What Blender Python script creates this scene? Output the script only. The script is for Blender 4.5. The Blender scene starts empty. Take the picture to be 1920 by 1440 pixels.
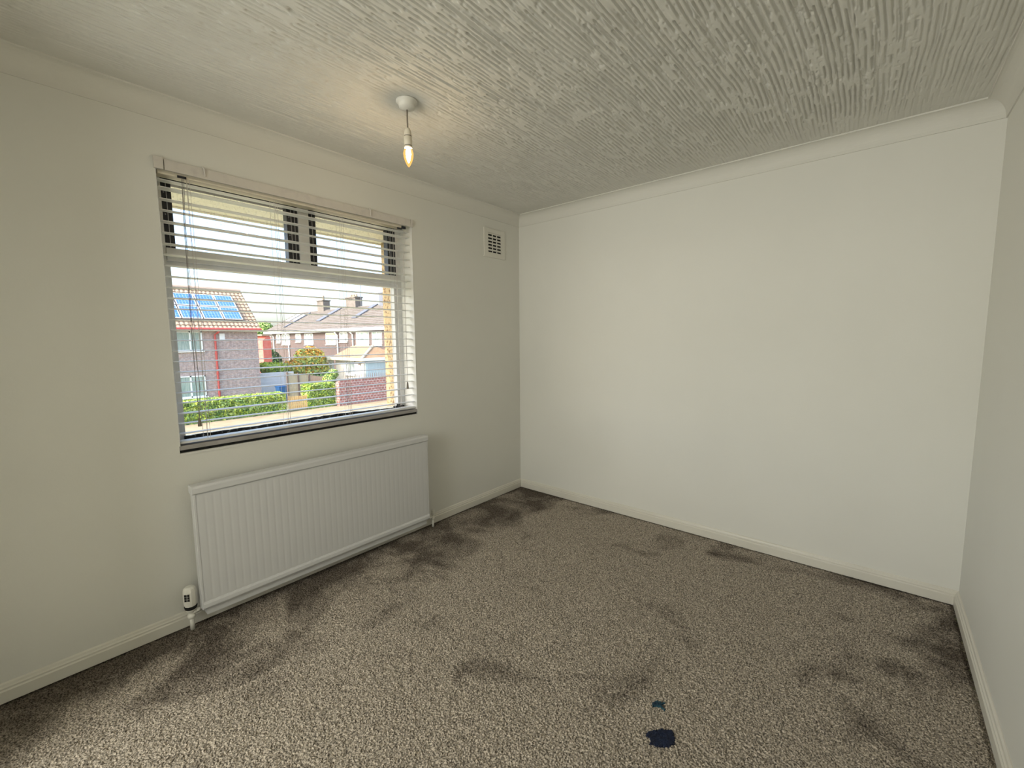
import bpy, bmesh, math, random
import numpy as np
from mathutils import Vector, Matrix

random.seed(7)
S = bpy.context.scene
COL = S.collection

# ------------------------------------------------------------------ camera
cam_d = bpy.data.cameras.new('camera')
cam_d.sensor_width = 36.0
cam_d.lens = 809.92 / 1920.0 * 36.0
cam_d.clip_start = 0.02
cam_d.clip_end = 400
cam = bpy.data.objects.new('camera', cam_d)
COL.objects.link(cam)
_R = Vector((0.76267247, 0.64671848, -0.00926907))
_U = Vector((-0.05952044, 0.08444797, 0.99464861))
_F = Vector((-0.64404039, 0.75803941, -0.10289911))
_m = Matrix((_R, _U, -_F)).transposed().to_4x4()
_m.translation = Vector((2.45664, -3.00221, 1.34832))
cam.matrix_world = _m
S.camera = cam

# ------------------------------------------------------------------ view
S.view_settings.view_transform = 'Standard'
S.view_settings.look = 'None'
S.view_settings.exposure = 0.0
S.view_settings.gamma = 1.0
S.view_settings.use_curve_mapping = False

# ------------------------------------------------------------------ sky
SUN_DIR = Vector((-0.055, -0.78, 0.62)).normalized()      # towards the sun
SKY_STRENGTH = 0.74
W = bpy.data.worlds.new('world')
S.world = W
W.use_nodes = True
wn = W.node_tree.nodes
wl = W.node_tree.links
wn.clear()
sky = wn.new('ShaderNodeTexSky')
sky.sky_type = 'NISHITA'
sky.sun_disc = False
sky.sun_elevation = math.asin(SUN_DIR.z)
sky.sun_rotation = math.atan2(SUN_DIR.x, SUN_DIR.y)
sky.altitude = 50
sky.air_density = 1.0
sky.dust_density = 4.0
sky.ozone_density = 1.5
bg = wn.new('ShaderNodeBackground')
bg.inputs['Strength'].default_value = SKY_STRENGTH
wo = wn.new('ShaderNodeOutputWorld')
wl.new(sky.outputs[0], bg.inputs[0])
wl.new(bg.outputs[0], wo.inputs[0])

# ------------------------------------------------------------------ sun and area lights
def lamp(name, kind, energy, color, loc, direction, **kw):
    d = bpy.data.lights.new(name, kind)
    d.energy = energy
    d.color = color
    for k, v in kw.items():
        setattr(d, k, v)
    o = bpy.data.objects.new(name, d)
    COL.objects.link(o)
    o.location = loc
    o.rotation_euler = Vector(direction).to_track_quat('-Z', 'Y').to_euler()
    return o

lamp('sun', 'SUN', 4.8, (1.0, 0.93, 0.80), (0, 0, 30), -SUN_DIR, angle=0.0093)
# added fill light, out of view beyond the doorway behind the camera
FILL_W = 76.0
lamp('landing_fill_light', 'AREA', FILL_W, (0.985, 0.985, 0.94), (0.98, -5.02, 1.45), (0, 1, 0),
     shape='RECTANGLE', size=1.5, size_y=1.4)
# sampling portal for the sky in the bedroom window (gives no light of its own)
_p = lamp('window_portal', 'AREA', 1.0, (1, 1, 1), (-0.262, -1.82, 1.47), (1, 0, 0),
          shape='RECTANGLE', size=1.40, size_y=1.32)
_p.data.cycles.is_portal = True

# ================================================================== materials
def new_mat(name):
    m = bpy.data.materials.new(name)
    m.use_nodes = True
    m.node_tree.nodes.clear()
    return m, m.node_tree.nodes, m.node_tree.links

def mat(name, col, rough=0.6, col2=None, scale=8.0, detail=3.0, lo=0.35, hi=0.65, bump=0.0, bscale=60.0,
        bdist=0.002, metallic=0.0, spec=0.5, stretch=None, coat=0.0):
    m, n, l = new_mat(name)
    out = n.new('ShaderNodeOutputMaterial')
    b = n.new('ShaderNodeBsdfPrincipled')
    l.new(b.outputs[0], out.inputs[0])
    b.inputs['Base Color'].default_value = (*col, 1)
    b.inputs['Roughness'].default_value = rough
    b.inputs['Metallic'].default_value = metallic
    b.inputs['Specular IOR Level'].default_value = spec
    b.inputs['Coat Weight'].default_value = coat
    tc = n.new('ShaderNodeTexCoord')
    src = tc.outputs['Object']
    if stretch:
        mp = n.new('ShaderNodeMapping')
        mp.inputs['Scale'].default_value = stretch
        l.new(src, mp.inputs[0])
        src = mp.outputs[0]
    if col2 is not None:
        t = n.new('ShaderNodeTexNoise')
        t.inputs['Scale'].default_value = scale
        t.inputs['Detail'].default_value = detail
        l.new(src, t.inputs['Vector'])
        r = n.new('ShaderNodeValToRGB')
        r.color_ramp.elements[0].position = lo
        r.color_ramp.elements[1].position = hi
        r.color_ramp.elements[0].color = (*col, 1)
        r.color_ramp.elements[1].color = (*col2, 1)
        l.new(t.outputs[0], r.inputs[0])
        l.new(r.outputs[0], b.inputs['Base Color'])
    if bump:
        t = n.new('ShaderNodeTexNoise')
        t.inputs['Scale'].default_value = bscale
        t.inputs['Detail'].default_value = 3
        l.new(src, t.inputs['Vector'])
        bp = n.new('ShaderNodeBump')
        bp.inputs['Strength'].default_value = bump
        bp.inputs['Distance'].default_value = bdist
        l.new(t.outputs[0], bp.inputs['Height'])
        l.new(bp.outputs[0], b.inputs['Normal'])
    return m

def brick_mat(name, c1, c2, mortar, plane='yz', bw=0.225, bh=0.075, ms=0.012, speck=0.35):
    """brick coursing in the wall's own plane, with speckle"""
    m, n, l = new_mat(name)
    out = n.new('ShaderNodeOutputMaterial')
    b = n.new('ShaderNodeBsdfPrincipled')
    l.new(b.outputs[0], out.inputs[0])
    b.inputs['Roughness'].default_value = 0.85
    tc = n.new('ShaderNodeTexCoord')
    sp = n.new('ShaderNodeSeparateXYZ')
    cb = n.new('ShaderNodeCombineXYZ')
    l.new(tc.outputs['Object'], sp.inputs[0])
    add = n.new('ShaderNodeMath')
    add.operation = 'ADD'
    l.new(sp.outputs[0], add.inputs[0])
    l.new(sp.outputs[1], add.inputs[1])
    l.new(add.outputs[0], cb.inputs[0])
    l.new(sp.outputs[2], cb.inputs[1])
    br = n.new('ShaderNodeTexBrick')
    br.inputs['Scale'].default_value = 1.0
    br.inputs['Brick Width'].default_value = bw
    br.inputs['Row Height'].default_value = bh
    br.inputs['Mortar Size'].default_value = ms
    br.inputs['Color1'].default_value = (*c1, 1)
    br.inputs['Color2'].default_value = (*c2, 1)
    br.inputs['Mortar'].default_value = (*mortar, 1)
    l.new(cb.outputs[0], br.inputs['Vector'])
    t = n.new('ShaderNodeTexNoise')
    t.inputs['Scale'].default_value = 7.0
    t.inputs['Detail'].default_value = 6.0
    l.new(tc.outputs['Object'], t.inputs['Vector'])
    mr = n.new('ShaderNodeMapRange')
    mr.inputs[1].default_value = 0.3
    mr.inputs[2].default_value = 0.7
    mr.inputs[3].default_value = 1.0 - speck
    mr.inputs[4].default_value = 1.0 + speck
    l.new(t.outputs[0], mr.inputs[0])
    mx = n.new('ShaderNodeVectorMath')
    mx.operation = 'SCALE'
    l.new(br.outputs[0], mx.inputs[0])
    l.new(mr.outputs[0], mx.inputs['Scale'])
    l.new(mx.outputs[0], b.inputs['Base Color'])
    return m

def emit_mat(name, col, strength, transp=0.0):
    m, n, l = new_mat(name)
    out = n.new('ShaderNodeOutputMaterial')
    e = n.new('ShaderNodeEmission')
    e.inputs[0].default_value = (*col, 1)
    e.inputs[1].default_value = strength
    if transp:
        t = n.new('ShaderNodeBsdfTransparent')
        mx = n.new('ShaderNodeMixShader')
        mx.inputs[0].default_value = transp
        l.new(e.outputs[0], mx.inputs[1])
        l.new(t.outputs[0], mx.inputs[2])
        l.new(mx.outputs[0], out.inputs[0])
    else:
        l.new(e.outputs[0], out.inputs[0])
    return m

def glass_mat(name, tint=(0.97, 0.985, 0.99), gloss=0.05, spots=False, rough=0.0, haze=0.0):
    m, n, l = new_mat(name)
    out = n.new('ShaderNodeOutputMaterial')
    t = n.new('ShaderNodeBsdfTransparent')
    t.inputs[0].default_value = (*tint, 1)
    g = n.new('ShaderNodeBsdfGlossy')
    g.inputs['Roughness'].default_value = rough
    mx = n.new('ShaderNodeMixShader')
    mx.inputs[0].default_value = gloss
    l.new(t.outputs[0], mx.inputs[1])
    l.new(g.outputs[0], mx.inputs[2])
    last = mx
    if spots:
        tc = n.new('ShaderNodeTexCoord')
        v = n.new('ShaderNodeTexNoise')
        v.inputs['Scale'].default_value = 95.0
        v.inputs['Detail'].default_value = 2.0
        l.new(tc.outputs['Object'], v.inputs['Vector'])
        r = n.new('ShaderNodeMapRange')
        r.inputs[1].default_value = 0.55
        r.inputs[2].default_value = 0.72
        r.inputs[3].default_value = 0.0
        r.inputs[4].default_value = 0.16
        l.new(v.outputs[0], r.inputs[0])
        d = n.new('ShaderNodeBsdfDiffuse')
        d.inputs[0].default_value = (0.55, 0.62, 0.66, 1)
        mx2 = n.new('ShaderNodeMixShader')
        l.new(r.outputs[0], mx2.inputs[0])
        l.new(mx.outputs[0], mx2.inputs[1])
        l.new(d.outputs[0], mx2.inputs[2])
        last = mx2
    l.new(last.outputs[0], out.inputs[0])
    return m

M = {}
M['wall'] = mat('wall_paint', (0.775, 0.765, 0.700), 0.62, (0.795, 0.785, 0.720), 1.6, 4, bump=0.25, bscale=140, bdist=0.0012)
M['ceiling'] = mat('artex_paint', (0.69, 0.68, 0.62), 0.8, (0.73, 0.72, 0.66), 5, 3)
M['coving'] = mat('coving_paint', (0.755, 0.742, 0.675), 0.65)
M['skirt'] = mat('skirting_gloss', (0.76, 0.735, 0.65), 0.35, (0.72, 0.69, 0.60), 3, 4)
M['white'] = mat('white_gloss_paint', (0.80, 0.79, 0.76), 0.35)
M['frame'] = mat('window_frame_paint', (0.76, 0.755, 0.735), 0.4, (0.72, 0.71, 0.68), 20, 3)
M['reveal'] = mat('reveal_paint', (0.78, 0.77, 0.72), 0.6)
M['batten'] = mat('batten_paint', (0.70, 0.66, 0.60), 0.5, (0.62, 0.58, 0.54), 25, 4, 0.5, 0.75)
M['rad'] = mat('radiator_enamel', (0.69, 0.69, 0.68), 0.35)
M['plastic'] = mat('white_plastic', (0.79, 0.77, 0.69), 0.4)
M['cream'] = mat('cream_plastic', (0.74, 0.68, 0.55), 0.45)
M['dark'] = mat('black_aluminium', (0.012, 0.014, 0.02), 0.4)
M['gasket'] = mat('black_gasket', (0.02, 0.02, 0.018), 0.8, (0.20, 0.19, 0.17), 60, 3, 0.56, 0.66)
M['metal'] = mat('dull_metal', (0.35, 0.35, 0.37), 0.4, metallic=0.8)
M['slat'] = mat('blind_slat', (0.82, 0.82, 0.80), 0.4)
M['cord'] = mat('blind_cord', (0.62, 0.58, 0.54), 0.8)
M['cord_dark'] = mat('pull_cord', (0.22, 0.20, 0.19), 0.8)
M['tassel'] = mat('tassel_wood', (0.20, 0.17, 0.13), 0.6)
M['board'] = mat('window_board', (0.43, 0.405, 0.385), 0.5, (0.35, 0.33, 0.31), 12, 4)
M['flex'] = mat('lamp_flex', (0.20, 0.17, 0.13), 0.6)
M['black'] = mat('black_void', (0.01, 0.01, 0.008), 0.9)
M['bulb'] = emit_mat('bulb_envelope', (1.0, 0.50, 0.12), 1.5, 0.40)
M['filament'] = emit_mat('bulb_glow', (1.0, 0.74, 0.44), 520.0)
M['glass'] = glass_mat('pane_glass')
M['glass_spots'] = glass_mat('spotted_pane_glass', spots=True)
M['stain'] = mat('navy_stain', (0.002, 0.005, 0.02), 0.9, (0.004, 0.012, 0.04), 60, 3)
M['stain_teal'] = mat('teal_stain', (0.002, 0.014, 0.035), 0.8, (0.012, 0.07, 0.10), 45, 3)
M['pebble'] = mat('pebbledash', (0.44, 0.34, 0.19), 0.9, (0.18, 0.10, 0.05), 48, 2.5, 0.52, 0.64, bump=0.8, bscale=60, bdist=0.01)
M['soffit'] = mat('soffit_board', (0.90, 0.86, 0.76), 0.6)
M['ext_brick'] = brick_mat('house_brick', (0.42, 0.28, 0.24), (0.34, 0.26, 0.25), (0.44, 0.38, 0.35), speck=0.3)
M['row_brick'] = brick_mat('terrace_brick', (0.115, 0.062, 0.052), (0.075, 0.056, 0.06), (0.14, 0.115, 0.105))
M['wall_brick'] = brick_mat('garden_wall_brick', (0.34, 0.13, 0.10), (0.27, 0.12, 0.11), (0.44, 0.35, 0.32), bw=0.24, bh=0.16, ms=0.02)
M['tile'] = mat('clay_tile', (0.33, 0.235, 0.155), 0.8, (0.42, 0.32, 0.23), 9, 3)
M['row_tile'] = mat('concrete_tile', (0.135, 0.115, 0.098), 0.85, (0.19, 0.165, 0.145), 3, 5)
M['garage_tile'] = mat('garage_tile', (0.29, 0.175, 0.10), 0.85, (0.36, 0.24, 0.14), 5, 3)
M['ridge'] = mat('ridge_tile', (0.55, 0.42, 0.32), 0.8)
M['red'] = mat('red_paint', (0.48, 0.07, 0.06), 0.5)
M['upvc'] = mat('upvc_white', (0.82, 0.83, 0.80), 0.4)
M['upvc_cream'] = mat('upvc_cream', (0.72, 0.66, 0.50), 0.5)
M['pane_ext'] = mat('house_pane', (0.22, 0.30, 0.27), 0.12, (0.42, 0.48, 0.42), 3, 2, spec=0.6, stretch=(1, 9, 0.6))
M['pane_green'] = mat('green_pane', (0.30, 0.42, 0.16), 0.12, (0.62, 0.64, 0.50), 3, 2, spec=0.6)
M['pane_grey'] = mat('grey_pane', (0.20, 0.24, 0.25), 0.12, (0.50, 0.52, 0.50), 2, 2, spec=0.6)
M['solar_frame'] = mat('solar_frame', (0.72, 0.74, 0.78), 0.35, metallic=0.3)
M['lead'] = mat('lead_flashing', (0.13, 0.14, 0.17), 0.6)
M['render'] = mat('pale_render', (0.66, 0.62, 0.54), 0.8, (0.70, 0.67, 0.60), 4, 3)
M['garage_blue'] = mat('pale_blue_door', (0.46, 0.58, 0.62), 0.45)
M['fence'] = mat('fence_timber', (0.44, 0.36, 0.24), 0.8, (0.52, 0.42, 0.28), 5, 3, stretch=(6, 6, 0.5))
M['fence_red'] = mat('fence_timber_red', (0.48, 0.30, 0.22), 0.8, (0.54, 0.38, 0.26), 5, 3, stretch=(6, 6, 0.5))
M['post'] = mat('fence_post', (0.16, 0.11, 0.09), 0.8)
M['gate'] = mat('gate_timber', (0.60, 0.38, 0.14), 0.7, (0.66, 0.46, 0.20), 6, 2)
M['blue'] = mat('blue_bin', (0.03, 0.16, 0.42), 0.45)
M['grey_render'] = mat('grey_garden_wall', (0.60, 0.58, 0.57), 0.85, (0.68, 0.66, 0.64), 3, 4)
M['pave'] = mat('sandy_pavement', (0.29, 0.225, 0.135), 0.9, (0.36, 0.29, 0.19), 1.5, 5)
M['road'] = mat('road_tarmac', (0.44, 0.40, 0.34), 0.9, (0.52, 0.47, 0.40), 2, 5)
M['soil'] = mat('garden_ground', (0.22, 0.24, 0.12), 0.95, (0.32, 0.30, 0.18), 0.8, 5)
M['bark'] = mat('tree_bark', (0.10, 0.07, 0.05), 0.9)

def leafm(name, a, b):
    return mat(name, a, 0.55, b, 3.5, 4, 0.4, 0.6)
M['leaf_lime'] = leafm('lime_leaf', (0.34, 0.46, 0.03), (0.52, 0.60, 0.06))
M['leaf_green'] = leafm('green_leaf', (0.10, 0.22, 0.05), (0.22, 0.36, 0.08))
M['leaf_dark'] = leafm('dark_leaf', (0.03, 0.08, 0.03), (0.07, 0.14, 0.05))
M['leaf_orange'] = leafm('orange_leaf', (0.62, 0.24, 0.02), (0.66, 0.38, 0.04))
M['leaf_yellow'] = leafm('yellow_leaf', (0.60, 0.52, 0.08), (0.50, 0.55, 0.16))
M['leaf_mid'] = leafm('mid_leaf', (0.24, 0.38, 0.08), (0.40, 0.50, 0.14))

def carpet_mat():
    m, n, l = new_mat('carpet_pile')
    out = n.new('ShaderNodeOutputMaterial')
    b = n.new('ShaderNodeBsdfPrincipled')
    b.inputs['Roughness'].default_value = 0.95
    b.inputs['Specular IOR Level'].default_value = 0.1
    l.new(b.outputs[0], out.inputs[0])
    tc = n.new('ShaderNodeTexCoord')
    # brushed patches
    t1 = n.new('ShaderNodeTexNoise')
    t1.inputs['Scale'].default_value = 2.6
    t1.inputs['Detail'].default_value = 7
    t1.inputs['Roughness'].default_value = 0.62
    t1.inputs['Distortion'].default_value = 0.6
    l.new(tc.outputs['Object'], t1.inputs['Vector'])
    # base colour gets darker towards the radiator, back and right walls
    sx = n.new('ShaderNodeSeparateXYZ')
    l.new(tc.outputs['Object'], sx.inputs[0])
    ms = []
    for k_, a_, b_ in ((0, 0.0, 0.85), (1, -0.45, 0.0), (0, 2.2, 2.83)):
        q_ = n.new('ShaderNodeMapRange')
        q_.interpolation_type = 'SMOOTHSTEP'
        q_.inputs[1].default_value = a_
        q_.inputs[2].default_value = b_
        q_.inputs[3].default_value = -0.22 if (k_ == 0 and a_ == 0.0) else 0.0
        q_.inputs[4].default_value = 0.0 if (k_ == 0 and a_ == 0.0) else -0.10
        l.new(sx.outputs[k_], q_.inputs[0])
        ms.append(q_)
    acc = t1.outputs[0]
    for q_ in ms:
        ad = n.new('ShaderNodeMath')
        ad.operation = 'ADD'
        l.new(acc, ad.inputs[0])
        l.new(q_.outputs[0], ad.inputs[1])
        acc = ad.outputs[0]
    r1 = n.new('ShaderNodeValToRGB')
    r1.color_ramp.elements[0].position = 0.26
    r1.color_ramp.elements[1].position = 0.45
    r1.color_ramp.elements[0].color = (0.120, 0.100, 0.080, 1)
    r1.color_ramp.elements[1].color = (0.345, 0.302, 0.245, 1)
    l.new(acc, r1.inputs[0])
    # heather fleck of the yarn
    t2 = n.new('ShaderNodeTexNoise')
    t2.inputs['Scale'].default_value = 190
    t2.inputs['Detail'].default_value = 2
    l.new(tc.outputs['Object'], t2.inputs['Vector'])
    r2 = n.new('ShaderNodeMapRange')
    r2.inputs[1].default_value = 0.35
    r2.inputs[2].default_value = 0.65
    r2.inputs[3].default_value = 0.30
    r2.inputs[4].default_value = 1.70
    l.new(t2.outputs[0], r2.inputs[0])
    sc = n.new('ShaderNodeVectorMath')
    sc.operation = 'SCALE'
    l.new(r1.outputs[0], sc.inputs[0])
    l.new(r2.outputs[0], sc.inputs['Scale'])
    l.new(sc.outputs[0], b.inputs['Base Color'])
    return m
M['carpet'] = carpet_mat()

def solar_mat():
    m, n, l = new_mat('solar_cells')
    out = n.new('ShaderNodeOutputMaterial')
    b = n.new('ShaderNodeBsdfPrincipled')
    b.inputs['Roughness'].default_value = 0.2
    l.new(b.outputs[0], out.inputs[0])
    tc = n.new('ShaderNodeTexCoord')
    br = n.new('ShaderNodeTexBrick')
    br.offset = 0.0
    br.inputs['Scale'].default_value = 1.0
    br.inputs['Brick Width'].default_value = 0.16
    br.inputs['Row Height'].default_value = 0.16
    br.inputs['Mortar Size'].default_value = 0.012
    br.inputs['Color1'].default_value = (0.035, 0.14, 0.42, 1)
    br.inputs['Color2'].default_value = (0.045, 0.18, 0.50, 1)
    br.inputs['Mortar'].default_value = (0.30, 0.42, 0.66, 1)
    l.new(tc.outputs['Object'], br.inputs['Vector'])
    l.new(br.outputs[0], b.inputs['Base Color'])
    return m
M['solar'] = solar_mat()

# ================================================================== helpers
def obj(name, bm, m, parent=None, smooth=False, loc=None):
    me = bpy.data.meshes.new(name)
    bm.normal_update()
    bm.to_mesh(me)
    bm.free()
    for mm in (m if isinstance(m, (list, tuple)) else [m]):
        me.materials.append(M[mm] if isinstance(mm, str) else mm)
    if smooth:
        for p in me.polygons:
            p.use_smooth = True
    o = bpy.data.objects.new(name, me)
    COL.objects.link(o)
    if loc is not None:
        o.location = loc
    if parent:
        o.parent = parent
    return o

def mesh_np(name, verts, faces, m, parent=None, smooth=True):
    me = bpy.data.meshes.new(name)
    nv, nf = len(verts), len(faces)
    k = faces.shape[1]
    me.vertices.add(nv)
    me.vertices.foreach_set('co', verts.astype(np.float32).ravel())
    me.loops.add(nf * k)
    me.loops.foreach_set('vertex_index', faces.astype(np.int32).ravel())
    me.polygons.add(nf)
    me.polygons.foreach_set('loop_start', np.arange(0, nf * k, k, dtype=np.int32))
    me.polygons.foreach_set('loop_total', np.full(nf, k, dtype=np.int32))
    me.polygons.foreach_set('use_smooth', np.full(nf, smooth, dtype=bool))
    me.update(calc_edges=True)
    me.validate()
    me.materials.append(M[m])
    o = bpy.data.objects.new(name, me)
    COL.objects.link(o)
    if parent:
        o.parent = parent
    return o

def thing(name, label, cat, loc=(0, 0, 0), group=None, rot=None):
    o = bpy.data.objects.new(name, None)
    o.empty_display_size = 0.1
    COL.objects.link(o)
    o.location = loc
    if rot:
        o.rotation_euler = rot
    return tag(o, label, cat, group)

def tag(o, label, cat, group=None):
    o['label'] = label
    o['category'] = cat
    if group:
        o['group'] = group
    return o

def struct(o):
    o['kind'] = 'structure'
    return o

def box(bm, a, b, bevel=0.0, mi=0):
    r = bmesh.ops.create_cube(bm, size=1.0)
    vs = r['verts']
    c = [(a[i] + b[i]) / 2 for i in range(3)]
    s = [abs(b[i] - a[i]) for i in range(3)]
    for v in vs:
        v.co = Vector((v.co.x * s[0] + c[0], v.co.y * s[1] + c[1], v.co.z * s[2] + c[2]))
    fs = {f for v in vs for f in v.link_faces}
    for f in fs:
        f.material_index = mi
    if bevel:
        es = list({e for v in vs for e in v.link_edges})
        bmesh.ops.bevel(bm, geom=es, offset=bevel, segments=2, affect='EDGES', profile=0.7)
    return vs

def boxes(lst, bevel=0.0):
    bm = bmesh.new()
    for a, b in lst:
        box(bm, a, b, bevel)
    return bm

def tube(bm, pts, r, seg=8, caps=True):
    pts = [Vector(p) for p in pts]
    rs = r if isinstance(r, (list, tuple)) else [r] * len(pts)
    rings = []
    up = None
    for i, p in enumerate(pts):
        d = (pts[min(i + 1, len(pts) - 1)] - pts[max(i - 1, 0)]).normalized()
        if up is None:
            up = Vector((0, 0, 1)) if abs(d.z) < 0.9 else Vector((1, 0, 0))
        x = d.cross(up).normalized()
        y = x.cross(d).normalized()
        up = y
        rings.append([bm.verts.new(p + rs[i] * (math.cos(2 * math.pi * k / seg) * x + math.sin(2 * math.pi * k / seg) * y)) for k in range(seg)])
    for a, b in zip(rings, rings[1:]):
        for k in range(seg):
            bm.faces.new((a[k], a[(k + 1) % seg], b[(k + 1) % seg], b[k]))
    if caps:
        bm.faces.new(rings[0][::-1])
        bm.faces.new(rings[-1])

def lathe(bm, prof, c=(0, 0, 0), seg=28, axis='z'):
    rings = []
    for r, h in prof:
        ring = []
        for k in range(seg):
            a = 2 * math.pi * k / seg
            x, y = math.cos(a) * max(r, 1e-5), math.sin(a) * max(r, 1e-5)
            if axis == 'z':
                p = (c[0] + x, c[1] + y, c[2] + h)
            elif axis == 'y':
                p = (c[0] + x, c[1] + h, c[2] + y)
            else:
                p = (c[0] + h, c[1] + x, c[2] + y)
            ring.append(bm.verts.new(p))
        rings.append(ring)
    for a, b in zip(rings, rings[1:]):
        for k in range(seg):
            bm.faces.new((a[k], a[(k + 1) % seg], b[(k + 1) % seg], b[k]))
    bm.faces.new(rings[0][::-1])
    bm.faces.new(rings[-1])
    bmesh.ops.recalc_face_normals(bm, faces=bm.faces)

def prism(bm, poly, v):
    """extrude a polygon (3D points) along vector v"""
    v = Vector(v)
    a = [bm.verts.new(Vector(p)) for p in poly]
    b = [bm.verts.new(Vector(p) + v) for p in poly]
    bm.faces.new(a[::-1])
    bm.faces.new(b)
    n = len(a)
    for i in range(n):
        bm.faces.new((a[i], a[(i + 1) % n], b[(i + 1) % n], b[i]))
    bmesh.ops.recalc_face_normals(bm, faces=bm.faces)

# value noise for the meshes
_rng = np.random.RandomState(3)
_TAB = _rng.rand(512, 512)
def vnoise(x, y):
    xi = np.floor(x).astype(int)
    yi = np.floor(y).astype(int)
    fx, fy = x - xi, y - yi
    fx = fx * fx * (3 - 2 * fx)
    fy = fy * fy * (3 - 2 * fy)
    t = lambda a, b: _TAB[a % 512, b % 512]
    return (t(xi, yi) * (1 - fx) + t(xi + 1, yi) * fx) * (1 - fy) + (t(xi, yi + 1) * (1 - fx) + t(xi + 1, yi + 1) * fx) * fy

def grid_faces(nx, ny):
    i, j = np.meshgrid(np.arange(nx - 1), np.arange(ny - 1), indexing='ij')
    a = (i * ny + j).ravel()
    return np.stack([a, a + ny, a + ny + 1, a + 1], 1)

# ================================================================== room
RW, RY, RH = 2.833, -3.35, 2.40       # width (x), front wall (y), height
OY0, OY1, OZ0, OZ1 = -2.504, -1.140, 0.832, 2.125   # window opening
EX = -0.27                            # outside face of the window wall

# carpet: real pile relief
st = 0.0042
nx, ny = int(RW / st) + 1, int(-RY / st) + 1
gx, gy = np.meshgrid(np.linspace(0, RW, nx), np.linspace(RY, 0, ny), indexing='ij')
h = 0.006 * _rng.rand(nx, ny) + 0.004 * (vnoise(gx / 0.012, gy / 0.012) - 0.5) + 0.004 * (vnoise(gx / 0.09 + 40, gy / 0.09) - 0.5)
jx = (_rng.rand(nx, ny) - 0.5) * st * 0.8
jy = (_rng.rand(nx, ny) - 0.5) * st * 0.8
dw = np.minimum(np.minimum(gx, RW - gx), np.minimum(-gy, gy - RY))
h -= 0.009 * np.clip((0.034 - dw) / 0.014, 0, 1)
h[0, :] = h[-1, :] = h[:, 0] = h[:, -1] = -0.004
v = np.stack([(gx + jx).ravel(), (gy + jy).ravel(), (h - 0.004).ravel()], 1)
v[:, 0] = np.clip(v[:, 0], 0, RW)
v[:, 1] = np.clip(v[:, 1], RY, 0)
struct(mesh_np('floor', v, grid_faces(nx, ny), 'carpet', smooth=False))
struct(obj('floor_slab', boxes([((-0.27, RY - 0.12, -0.25), (RW + 0.12, 0.12, -0.012))]), 'soil'))

# ceiling: combed artex ridges running towards the back wall
nx, ny = 1350, 600
gx, gy = np.meshgrid(np.linspace(0, RW, nx), np.linspace(RY, 0, ny), indexing='ij')
wob = 0.05 * (vnoise(gx / 0.8, gy / 0.9) - 0.5) + 0.006 * (vnoise(gx / 0.06 + 9, gy / 0.15) - 0.5)
r1 = vnoise((gx + wob) / 0.0110, gy / 0.30 + 3)
comb = 0.5 + 0.5 * np.sin(2 * np.pi * (gx + wob) / 0.0185 + 9.0 * vnoise(gx / 0.12 + 31, gy / 0.45 + 7))
r2 = vnoise((gx + wob) / 0.0070 + 71, gy / 0.06)
r3 = vnoise(gx / 0.009 + 17, gy / 0.013)
brk = np.clip((vnoise(gx / 0.02 + 5, gy / 0.060 + 11) - 0.20) * 4, 0.35, 1)
# flat bright plaster cut by narrow broken grooves
gap = np.clip((vnoise(gx / 0.016 + 5, gy / 0.045 + 11) - 0.26) * 5, 0.0, 1)
g1 = np.clip((0.42 - comb) * 3.4, 0, 1) * gap
g2 = np.clip((0.30 - r1) * 6.0, 0, 1)
g3 = np.clip((0.24 - r3) * 6.0, 0, 1)
rid = 1.0 - np.clip(g1 + 0.7 * g2 + 0.5 * g3, 0, 1.15) + 0.22 * r2 * brk
edge = np.clip((gx - 0.08) / 0.32, 0.10, 1) * np.clip((-gy - 0.06) / 0.35, 0.25, 1) * np.clip((RW - gx - 0.03) / 0.5, 0.45, 1)
edge *= np.clip((np.hypot(gx - 0.80, gy + 1.752) - 0.05) / 0.10, 0.05, 1)
v = np.stack([gx.ravel(), gy.ravel(), (RH - 0.0078 * rid * edge).ravel()], 1)
struct(mesh_np('ceiling', v, grid_faces(nx, ny)[:, ::-1], 'ceiling'))
struct(obj('ceiling_slab', boxes([((-0.27, RY - 0.12, RH + 0.004), (RW + 0.12, 0.12, RH + 0.15))]), 'ceiling'))

# walls
struct(obj('wall_left', boxes([((EX, RY - 0.12, -0.25), (0, OY0, RH)), ((EX, OY1, -0.25), (0, 0.12, RH)),
                               ((EX, OY0, -0.25), (0, OY1, OZ0)), ((EX, OY0, OZ1), (0, OY1, RH))]), 'wall'))
struct(obj('wall_back', boxes([((0, 0, -0.012), (RW, 0.12, RH))]), 'wall'))
struct(obj('wall_right', boxes([((RW, RY - 0.12, -0.012), (RW + 0.12, 0.12, RH))]), 'wall'))
DX0, DX1, DZ = 0.45, 2.05, 2.10  # unseen doorway, placed and widened to let the fill light through
struct(obj('wall_front', boxes([((0, RY - 0.12, 0), (DX0, RY, RH)), ((DX1, RY - 0.12, 0), (RW, RY, RH)),
                                ((DX0, RY - 0.12, DZ), (DX1, RY, RH))]), 'wall'))
struct(obj('door_1', boxes([((DX0, RY - 0.13, 0), (DX0 + 0.03, RY + 0.012, DZ)), ((DX1 - 0.03, RY - 0.13, 0), (DX1, RY + 0.012, DZ)),
                            ((DX0 + 0.03, RY - 0.13, DZ - 0.03), (DX1 - 0.03, RY + 0.012, DZ))], 0.003), 'white'))
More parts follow.
